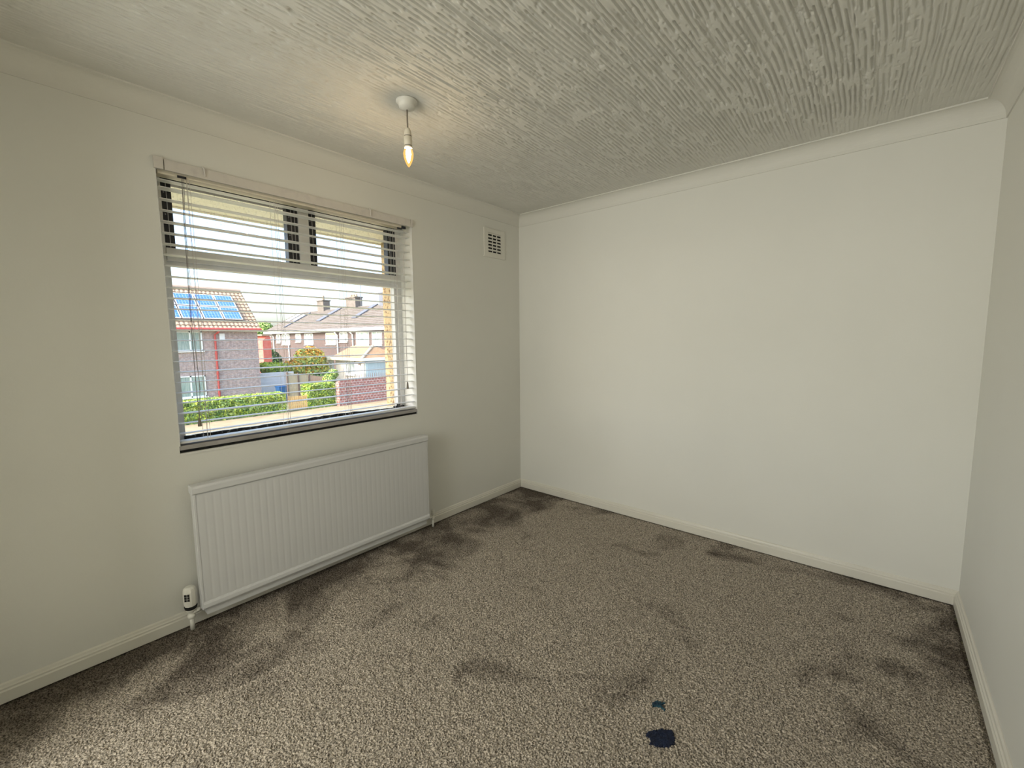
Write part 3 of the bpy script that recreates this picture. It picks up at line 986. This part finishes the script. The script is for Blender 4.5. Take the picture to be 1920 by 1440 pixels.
bm = boxes([((3.0, 5.56 - 3.5 + 0.02, 1.50 - G), (3.05, 5.56 - 3.5 + 0.30, 1.86 - G))], 0.01)
obj('alarm_box', bm, 'upvc', bh)
house_window(bh, 3.20 - 3.5, 4.70 - 3.5, 0.84 - G, 1.98 - G, 3.0, 1, (0.60,))
house_window(bh, 3.18 - 3.5, 4.72 - 3.5, -1.86 - G, -0.60 - G, 3.0, 1, (0.52,), bars=0.0)
house_window(bh, 0.2 - 3.5, 1.8 - 3.5, 0.84 - G, 1.98 - G, 3.0, 1, (0.5,))

# solar panels lying on the slope
sl = Vector((-3.25, 0, RZ - EZ + 0.22)).normalized()
nr = Vector((sl.z, 0, -sl.x)).normalized()
base = Vector((-28 + 0.25, 0, EZ - 0.14))
ang = math.atan2(sl.z, -sl.x)
names = ['first', 'second', 'third', 'fourth', 'fifth']
pw, ph = 1.00, 1.20
def solar_proto():
    t_ = thing('solar_panel', '', 'solar panel', (0, 0, 0), 'solar panels on the tiled roof')
    obj('frame', boxes([((0, 0, 0), (0.05, ph, 0.05)), ((pw - 0.05, 0, 0), (pw, ph, 0.05)), ((0.05, 0, 0), (pw - 0.05, 0.05, 0.05)), ((0.05, ph - 0.05, 0), (pw - 0.05, ph, 0.05))]), 'solar_frame', t_)
    obj('cells', boxes([((0.04, 0.04, 0.005), (pw - 0.04, ph - 0.04, 0.040))]), 'solar', t_)
    return t_
def copy_tree(o):
    c_ = o.copy()
    COL.objects.link(c_)
    for ch in list(o.children):
        d = ch.copy()
        COL.objects.link(d)
        d.parent = c_
        for g_ in list(ch.children):
            e = g_.copy()
            COL.objects.link(e)
            e.parent = d
    return c_
sp0 = solar_proto()
first = True
# local x -> -y world (leftwards in the view), local y -> up the slope, local z -> normal
Xa, Ya, Za = Vector((0, 1, 0)), sl, nr
if Xa.cross(Ya).dot(Za) < 0:
    Xa = -Xa
rotm = Matrix((Xa, Ya, Za)).transposed().to_4x4()
for r in range(2):
    for c_ in range(4 if r == 0 else 4):
        t_ = sp0 if first else copy_tree(sp0)
        first = False
        yr = 7.02 - c_ * 1.06
        y_start = yr - pw if Xa.y > 0 else yr
        pos = base + sl * (0.78 + r * (ph + 0.09)) + nr * 0.16 + Vector((0, y_start, 0))
        mm = rotm.copy()
        mm.translation = pos
        t_.matrix_world = mm
        t_['label'] = 'blue solar panel on the clay roof, %s row, %s from the roof end at right' % ('lower' if r == 0 else 'upper', names[c_])

# --- terraced row facing left
tr = thing('terraced_row', 'long dark brick terrace with grey brown tiled roof, behind the trees', 'house', (-40, 20, G))
def T(p): return (p[0] + 40, p[1] - 20, p[2] - G)
TY, TEZ, TRY, TRZ = 18.0, 2.50, 22.0, 4.86
TX0, TX1 = -54.2, -24.0
bm = bmesh.new()
prism(bm, [T((TX0, TY, G)), T((TX0, TY, TEZ)), T((TX0, TRY, TRZ)), T((TX0, 26, TEZ)), T((TX0, 26, G))], (TX1 - TX0, 0, 0))
obj('wall', bm, 'row_brick', tr)
bm = tiled_slope(T((TX0 - 0.15, TY - 0.35, TEZ - 0.02)), (1, 0, 0), (0, TRY - TY + 0.35, TRZ - TEZ + 0.14), TX1 - TX0 + 0.3, math.hypot(TRY - TY + 0.35, TRZ - TEZ + 0.14), 0.30, 0.36, 0.0, 0.055)
obj('roof', bm, 'row_tile', tr)
bm = tiled_slope(T((TX0 - 0.15, 26.35, TEZ - 0.02)), (1, 0, 0), (0, -(26.35 - TRY), TRZ - TEZ + 0.14), TX1 - TX0 + 0.3, math.hypot(4.35, TRZ - TEZ + 0.14), 0.30, 0.36, 0.0, 0.055)
obj('roof', bm, 'row_tile', tr)
obj('fascia', boxes([(T((TX0 - 0.1, TY - 0.40, TEZ - 0.26)), T((TX1, TY - 0.30, TEZ + 0.0)))]), 'upvc', tr)
obj('soffit', boxes([(T((TX0 - 0.1, TY - 0.30, TEZ - 0.26)), T((TX1, TY, TEZ - 0.20)))]), 'upvc', tr)
for xw0, xw1, z0, z1, mu, br_, pn in ((-54.35 + 0.35, -53.1, 1.20, 2.15, (), 0.0, 'pane_grey'), (-51.5, -50.4, 1.18, 2.15, (), 0.45, 'pane_grey'), (-50.0, -47.9, 0.98, 2.15, (0.33, 0.66), 0.55, 'pane_grey'),
                                      (-46.4, -45.1, 1.28, 2.15, (), 0.0, 'pane_grey'), (-44.3, -42.3, 0.98, 2.15, (0.33, 0.66), 0.55, 'pane_grey'),
                                      (-39.6, -37.6, 1.0, 2.15, (), 0.45, 'pane_green'), (-36.9, -35.4, 1.25, 2.15, (), 0.5, 'pane_grey'),
                                      (-33.9, -31.8, 0.96, 2.15, (0.3, 0.66), 0.0, 'pane_ext'), (-31.3, -29.8, 0.96, 2.15, (0.5,), 0.0, 'pane_ext')):
    house_window(tr, xw0 + 40, xw1 + 40, z0 - G, z1 - G, TY - 20, -1, mu, 'x', pn, br_)
for xd in (-52.2, -48.3 + 0.2 - 0.0, -37.2, -34.4):
    bm = bmesh.new()
    tube(bm, [T((xd, TY - 0.36, TEZ - 0.25)), T((xd, TY - 0.32, TEZ - 0.4)), T((xd, TY - 0.10, TEZ - 0.6)), T((xd, TY - 0.10, G))], 0.07, 8)
    obj('downpipe', bm, 'upvc', tr)
su = Vector((0, TRY - TY + 0.35, TRZ - TEZ + 0.14)).normalized()
sn = Vector((0, -su.z, su.y))
def on_slope(x0, x1, u0, u1, hh, name, m):
    bm = bmesh.new()
    o0 = Vector(T((0, TY - 0.35, TEZ - 0.02)))
    P_ = [Vector((x + 0.0, 0, 0)) + o0 + su * u + sn * 0.04 for x, u in ((x0, u0), (x1, u0), (x1, u1), (x0, u1))]
    prism(bm, P_, sn * hh)
    return obj(name, bm, m, tr)
for xs_ in ((-53.2, -52.2), (-51.3, -50.3)):
    on_slope(xs_[0], xs_[1], 2.6, 4.2, 0.08, 'skylight', 'solar_frame')
on_slope(-50.2, -49.9, 0.8, 4.4, 0.10, 'party_flashing', 'lead')
on_slope(-44.2, -43.3, 1.9, 4.9, 0.10, 'party_flashing', 'lead')
on_slope(-37.0, -36.2, 2.0, 4.9, 0.10, 'party_flashing', 'lead')
for cx_, w_, h_ in ((-47.8, 1.5, 1.25), (-41.0, 1.9, 1.15), (-35.0, 1.2, 1.2)):
    ch = obj('chimney', boxes([(T((cx_ - w_ / 2, TRY - 0.4, TRZ - 0.3)), T((cx_ + w_ / 2, TRY + 0.4, TRZ + h_ - 0.12))), (T((cx_ - w_ / 2 - 0.08, TRY - 0.48, TRZ + h_ - 0.12)), T((cx_ + w_ / 2 + 0.08, TRY + 0.48, TRZ + h_)))]), 'lead' if cx_ > -36 else 'row_tile', tr)
    for q in ((0,) if w_ < 1.6 else (-0.5, 0, 0.5)):
        bm = bmesh.new()
        tube(bm, [T((cx_ + q, TRY, TRZ + h_)), T((cx_ + q, TRY, TRZ + h_ + (0.55 if w_ < 1.6 else 0.30)))], [0.16, 0.12], 10)
        obj('chimney_pot', bm, 'tile', ch)
bm = bmesh.new()
tube(bm, [T((-39.6, TRY, TRZ + 0.0)), T((-39.6, TRY, TRZ + 3.2))], 0.03, 5)
for k in range(6):
    tube(bm, [T((-39.9, TRY, TRZ + 3.05 - 0.0)), T((-39.3, TRY, TRZ + 3.05))], 0.02, 4)
obj('aerial', bm, 'lead', tr)

# --- garage with hipped roof
gr_ = thing('garage', 'pale rendered garage with pale blue door and orange tiled hip roof', 'garage', (-29, 16, G))
def Q(p): return (p[0] + 29, p[1] - 16, p[2] - G)
GX, GY = -27.0, 14.48
obj('wall', boxes([(Q((-31.2, GY, G)), Q((GX, 19.5 - 1.8, 0.02)))]), 'render', gr_)
bm = bmesh.new()
ez, rz = 0.03, 0.95
pA, pB, pC, pD = Q((GX + 0.3, GY - 0.3, ez)), Q((GX + 0.3, 17.9, ez)), Q((-31.4, 17.9, ez)), Q((-31.4, GY - 0.3, ez))
r0, r1_ = Q((GX - 1.2, 16.1, rz)), Q((-31.4 + 0.1, 16.1, rz))
vs = [bm.verts.new(p) for p in (pA, pB, pC, pD, r0, r1_)]
bm.faces.new((vs[0], vs[1], vs[4]))
bm.faces.new((vs[1], vs[2], vs[5], vs[4]))
bm.faces.new((vs[2], vs[3], vs[5]))
bm.faces.new((vs[3], vs[0], vs[4], vs[5]))
bm.faces.new((vs[3], vs[2], vs[1], vs[0]))
bmesh.ops.recalc_face_normals(bm, faces=bm.faces)
obj('roof', bm, 'garage_tile', gr_)
bm = bmesh.new()
tube(bm, [pA, r0], 0.10, 8)
obj('hip_tiles', bm, mat('hip_tile', (0.72, 0.60, 0.42), 0.8), gr_)
obj('fascia', boxes([(Q((GX + 0.28, GY - 0.32, -0.16)), Q((GX + 0.34, 17.9, 0.06))), ]), 'upvc', gr_)
obj('fascia', boxes([(Q((-31.4, GY - 0.34, -0.16)), Q((GX + 0.28, GY - 0.28, 0.06)))]), 'upvc_cream', gr_)
bm = bmesh.new()
box(bm, Q((GX - 0.02, GY + 0.15, G)), Q((GX + 0.05, 17.2, -0.18)))
for k in range(9):
    yk = GY + 0.15 + (17.2 - GY - 0.15) * (k + 0.5) / 9
    box(bm, Q((GX + 0.05, yk - 0.02, G)), Q((GX + 0.065, yk + 0.02, -0.18)))
obj('garage_door', bm, 'garage_blue', gr_)
house_window(gr_, -29.6 + 29, -28.15 + 29, -1.3 - G, -0.22 - G, GY - 16, -1, (0.25,), 'x', 'pane_grey')
bm = bmesh.new()
lathe(bm, [(0.04, 0), (0.07, -0.05), (0.09, -0.18), (0.03, -0.22)], Q((-27.4, GY - 0.12, -0.25)), 10)
obj('wall_lamp', bm, 'post', gr_)
# --- conservatory beside the garage
cs = thing('conservatory', 'white framed conservatory with pale flat roof, left of the garage', 'conservatory', (-32.6, 15.5, G))
def K(p): return (p[0] + 32.6, p[1] - 15.5, p[2] - G)
obj('roof', boxes([(K((-34.3, 13.9, -0.18)), K((-31.4, 17.2, 0.06)))], 0.03), mat('pale_roof', (0.76, 0.70, 0.52), 0.7), cs)
L_ = []
for xx in np.linspace(-34.1, -31.6, 6):
    L_.append((K((xx - 0.06, 14.40, G)), K((xx + 0.06, 14.50, -0.18))))
L_ += [(K((-34.1, 14.4, G)), K((-31.6, 14.5, -2.0))), (K((-34.1, 14.4, -0.40)), K((-31.6, 14.5, -0.18)))]
for yy in np.linspace(14.5, 17, 4):
    L_.append((K((-31.66, yy - 0.05, G)), K((-31.56, yy + 0.05, -0.18))))
    L_.append((K((-34.16, yy - 0.05, G)), K((-34.06, yy + 0.05, -0.18))))
obj('frame', boxes(L_), 'upvc', cs)
obj('glazing', boxes([(K((-34.08, 14.44, -2.0)), K((-31.62, 14.46, -0.4)))]), 'pane_ext', cs)

# --- garden brick wall with railing spikes
bw = thing('garden_wall', 'red brick garden wall topped with iron spikes in front of the garage', 'wall', (-23.15, 13, G))
obj('brickwork', boxes([((-0.12, 10.45 - 13, 0), (0.12, 4.0, 1.66)), ((-0.18, 10.35 - 13, 0), (0.18, 10.80 - 13, 1.50))]), 'wall_brick', bw)
bm = bmesh.new()
for k in range(40):
    yk = 10.9 - 13 + k * 0.16
    tube(bm, [(0, yk, 1.66), (0, yk, 1.86), (0, yk, 1.95)], [0.018, 0.018, 0.002], 4)
obj('spikes', bm, 'post', bw)

# --- foliage helper
def foliage(name, shape, n, size, mats, loc, weights=None, seed=1, parent=None, core=None, topcol=None):
    """many small bent leaves on and just inside a volume. shape: list of (cx,cy,cz,rx,ry,rz) blobs or ('box',x0,y0,z0,x1,y1,z1)"""
    rr = random.Random(seed)
    bm = bmesh.new()
    blobs = shape
    vol = [b[3] * b[4] * b[5] if b[0] != 'box' else 1 for b in blobs]
    tot = sum(vol)
    for i in range(n):
        if blobs[0][0] == 'box':
            b = blobs[0]
            lo_, hi_ = Vector(b[1:4]), Vector(b[4:7])
            p = Vector([rr.uniform(lo_[k], hi_[k]) for k in range(3)])
            f = rr.random()
            if f < 0.45:
                p.x = hi_.x + rr.uniform(-0.12, 0.05)
            elif f < 0.85:
                p.z = hi_.z + rr.uniform(-0.10, 0.05)
            else:
                p.y = (lo_.y if rr.random() < 0.5 else hi_.y) + rr.uniform(-0.08, 0.05)
            nrm = Vector((rr.gauss(0.5, 0.6), rr.gauss(0, 0.6), rr.gauss(0.5, 0.6)))
            top_ = (p.z - lo_.z) / (hi_.z - lo_.z)
        else:
            q = rr.uniform(0, tot)
            k = 0
            while q > vol[k] and k < len(vol) - 1:
                q -= vol[k]
                k += 1
            b = blobs[k]
            d = Vector((rr.gauss(0, 1), rr.gauss(0, 1), rr.gauss(0, 1))).normalized()
            rad = rr.uniform(0.72, 1.05)
            p = Vector((b[0] + d.x * b[3] * rad, b[1] + d.y * b[4] * rad, b[2] + d.z * b[5] * rad))
            nrm = d + Vector((rr.gauss(0, 0.5), rr.gauss(0, 0.5), rr.gauss(0, 0.5)))
            top_ = d.z * 0.5 + 0.5
        nrm.normalize()
        t1 = nrm.orthogonal().normalized()
        t1 = Matrix.Rotation(rr.uniform(0, 6.28), 3, nrm) @ t1
        t2 = nrm.cross(t1)
        s = size * rr.uniform(0.6, 1.3)
        vs = [bm.verts.new(p + t1 * s * a + t2 * s * c + nrm * s * e) for a, c, e in ((-1, 0, 0), (0, -0.55, 0.2), (1, 0, 0), (0, 0.55, 0.2))]
        f = bm.faces.new(vs)
        mi = 0
        x = rr.random()
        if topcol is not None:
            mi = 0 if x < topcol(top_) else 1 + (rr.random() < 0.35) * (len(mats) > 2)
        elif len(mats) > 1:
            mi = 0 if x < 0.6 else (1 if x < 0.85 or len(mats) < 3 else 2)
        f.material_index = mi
    # dense dark inside
    if blobs[0][0] == 'box':
        b = blobs[0]
        box(bm, [b[1] + 0.08, b[2] + 0.06, b[3]], [b[4] - 0.08, b[5] - 0.06, b[6] - 0.08], 0, len(mats) - 1)
    else:
        for b in blobs:
            r_ = bmesh.ops.create_icosphere(bm, subdivisions=2, radius=1)
            for v_ in r_['verts']:
                v_.co = Vector((v_.co.x * b[3] * 0.72 + b[0], v_.co.y * b[4] * 0.72 + b[1], v_.co.z * b[5] * 0.72 + b[2]))
            for f_ in {f_ for v_ in r_['verts'] for f_ in v_.link_faces}:
                f_.material_index = len(mats) - 1
    return obj(name, bm, mats, parent, False, None if parent else loc)

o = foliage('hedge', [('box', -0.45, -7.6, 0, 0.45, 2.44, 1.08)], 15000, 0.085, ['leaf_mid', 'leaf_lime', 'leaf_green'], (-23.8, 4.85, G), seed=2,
            topcol=lambda t: 0.5)
tag(o, 'long clipped green hedge in front of the pinkish brick house', 'hedge')
o = foliage('hedge', [('box', -0.45, -0.95, 0, 0.45, 0.68, 1.42)], 4500, 0.085, ['leaf_mid', 'leaf_lime', 'leaf_green'], (-23.9, 9.62, G), seed=3)
tag(o, 'short green hedge between the wooden gate and the brick garden wall', 'hedge')

tf = thing('tree', 'orange and yellow leaved tree in front of the dark brick terrace', 'tree', (-31.8, 12.4, G))
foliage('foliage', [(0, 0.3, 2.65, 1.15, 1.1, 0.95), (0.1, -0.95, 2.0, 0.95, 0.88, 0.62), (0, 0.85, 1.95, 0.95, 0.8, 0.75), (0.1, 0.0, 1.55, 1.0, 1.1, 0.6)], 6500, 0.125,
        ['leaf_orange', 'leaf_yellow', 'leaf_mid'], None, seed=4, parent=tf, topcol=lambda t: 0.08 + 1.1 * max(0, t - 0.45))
bm = bmesh.new()
tube(bm, [(0, 0, 0), (0.05, 0, 0.8), (0, 0.1, 1.8)], [0.12, 0.09, 0.05], 8)
obj('trunk', bm, 'bark', tf)
tf = thing('bush', 'bright lime green bush beside the orange leaved tree', 'bush', (-30.2, 9.25, G))
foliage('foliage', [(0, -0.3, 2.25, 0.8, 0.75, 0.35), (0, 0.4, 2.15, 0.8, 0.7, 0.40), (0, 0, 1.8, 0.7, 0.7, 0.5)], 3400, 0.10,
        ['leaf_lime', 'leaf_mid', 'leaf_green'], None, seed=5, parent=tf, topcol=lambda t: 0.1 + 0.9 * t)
bm = bmesh.new()
tube(bm, [(0, 0, 0), (0.05, 0.02, 1.0), (0, 0, 1.9)], [0.10, 0.08, 0.05], 8)
obj('trunk', bm, 'bark', tf)
tf = thing('tree', 'distant green tree in the gap between brick house and terrace', 'tree', (-62, 20.2, G))
foliage('foliage', [(0, 0.2, 5.2, 1.5, 1.5, 1.5), (0, -1.0, 4.3, 1.4, 1.2, 1.2), (0.1, 1.0, 4.0, 1.2, 1.0, 1.1)], 2200, 0.2, ['leaf_mid', 'leaf_green', 'leaf_green'], None, seed=6, parent=tf)
bm = bmesh.new()
tube(bm, [(0, 0, 0), (0.05, 0.1, 2.0), (0, 0, 4.2)], [0.25, 0.18, 0.1], 8)
obj('trunk', bm, 'bark', tf)
tf = thing('bush', 'dark green bush against the far end of the dark brick terrace', 'bush', (-46, 14.6, G))
foliage('foliage', [(0, 0, 2.9, 0.8, 0.95, 0.7), (0, 0.4, 1.9, 1.0, 1.3, 1.2)], 1500, 0.16, ['leaf_dark', 'leaf_green', 'leaf_dark'], None, seed=8, parent=tf)
tf = thing('bush', 'small leafy shrub behind the timber fence, beside the conservatory', 'bush', (-27.6, 11.9, G))
foliage('foliage', [(0, 0, 1.3, 0.5, 0.6, 0.55), (-0.5, -0.5, 1.2, 0.6, 0.7, 0.6)], 1500, 0.09, ['leaf_dark', 'leaf_green', 'leaf_dark'], None, seed=9, parent=tf)
tf = thing('bush', 'green climbing shrub at the end of the timber fence over the short hedge', 'bush', (-24.95, 10.75, G))
foliage('foliage', [(0, 0, 1.55, 0.35, 0.42, 0.40), (0, 0.3, 1.9, 0.3, 0.32, 0.30)], 1100, 0.08, ['leaf_mid', 'leaf_green', 'leaf_yellow'], None, seed=10, parent=tf)

# --- timber fence: sloping panels
fp = [(8.72, 2.02), (9.40, 1.93), (10.10, 1.80), (11.05, 1.62), (11.6, 1.50)]
for k in range(4):
    (y0, h0), (y1, h1) = fp[k], fp[k + 1]
    t_ = thing('fence_panel', ['pale timber fence panel nearest the blue bin', 'brownish timber fence panel in the middle of the run',
                               'reddish timber fence panel, third from the blue bin', 'low reddish timber fence panel at the garage end of the run'][k], 'fence', (-26.4, y0, G), 'timber fence panels')
    bm = bmesh.new()
    nb = max(4, int((y1 - y0) / 0.1))
    for q in range(nb):
        a, b = q / nb, (q + 1) / nb
        ya, yb = 0.04 + (y1 - y0 - 0.10) * a, 0.04 + (y1 - y0 - 0.10) * b - 0.004
        hh = h0 + (h1 - h0) * a
        box(bm, (-0.01, ya, 0.02), (0.012 if q % 2 else 0.022, yb, hh))
    obj('boards', bm, 'fence' if k < 2 else 'fence_red', t_)
    obj('post', boxes([((-0.05, -0.045, 0), (0.05, 0.04, h0 + 0.06))]), 'post', t_)

# --- small slatted gate
gt = thing('wooden_gate', 'low orange timber slatted gate between the two hedges', 'gate', (-23.4, 8.02, G))
bm = bmesh.new()
for k in range(9):
    yk = -0.50 + k * 0.122
    box(bm, (-0.01, yk - 0.045, 0.06), (0.015, yk + 0.045, 0.86 if k not in (0, 8) else 0.92))
obj('slats', bm, 'gate', gt)
obj('rail', boxes([((-0.05, -0.54, 0.66), (-0.01, 0.52, 0.76)), ((-0.05, -0.54, 0.18), (-0.01, 0.52, 0.28))]), 'gate', gt)

# --- blue wheelie bin
wb_ = thing('wheelie_bin', 'blue wheelie bin in front of the grey garden wall', 'bin', (-27.9, 8.90, G))
bm = bmesh.new()
v8 = [(-0.22, -0.20, 0.08), (0.22, -0.20, 0.08), (0.22, 0.20, 0.08), (-0.22, 0.20, 0.08)]
v9 = [(-0.30, -0.27, 1.02), (0.30, -0.27, 1.02), (0.30, 0.27, 1.02), (-0.30, 0.27, 1.02)]
a = [bm.verts.new(p) for p in v8]
b = [bm.verts.new(p) for p in v9]
bm.faces.new(a[::-1])
bm.faces.new(b)
for i in range(4):
    bm.faces.new((a[i], a[(i + 1) % 4], b[(i + 1) % 4], b[i]))
obj('body', bm, 'blue', wb_)
obj('lid', boxes([((-0.33, -0.30, 1.02), (0.35, 0.30, 1.10))], 0.02), 'blue', wb_)
for y in (-0.22, 0.22):
    bm = bmesh.new()
    lathe(bm, [(0.10, -0.03), (0.10, 0.03)], (-0.22, y, 0.10), 14, 'y')
    obj('wheel', bm, 'post', wb_)

tag(obj('garden_wall', boxes([((-0.1, -1.2, 0), (0.1, 1.2, 1.95))]), 'grey_render', None, False, (-28.95, 8.95, G)),
    'plain pale grey garden wall behind the blue bin', 'wall')
# --- red gabled outbuilding seen in the gap
rs = thing('red_outbuilding', 'narrow red building end seen in the gap beside the terrace', 'outbuilding', (-39.2, 12.0, G))
bm = bmesh.new()
prism(bm, [(1.2, -0.42, 0), (1.2, 0.25, 0), (1.2, 0.25, 4.45), (1.2, 0.0, 4.60), (1.2, -0.42, 4.1)], (-2.5, 0, 0))
obj('wall', bm, mat('red_wall', (0.62, 0.14, 0.10), 0.7, (0.68, 0.20, 0.16), 4, 3), rs)
obj('roof', boxes([((-1.4, -0.5, 4.55), (1.3, 0.32, 4.66))]), 'tile', rs)
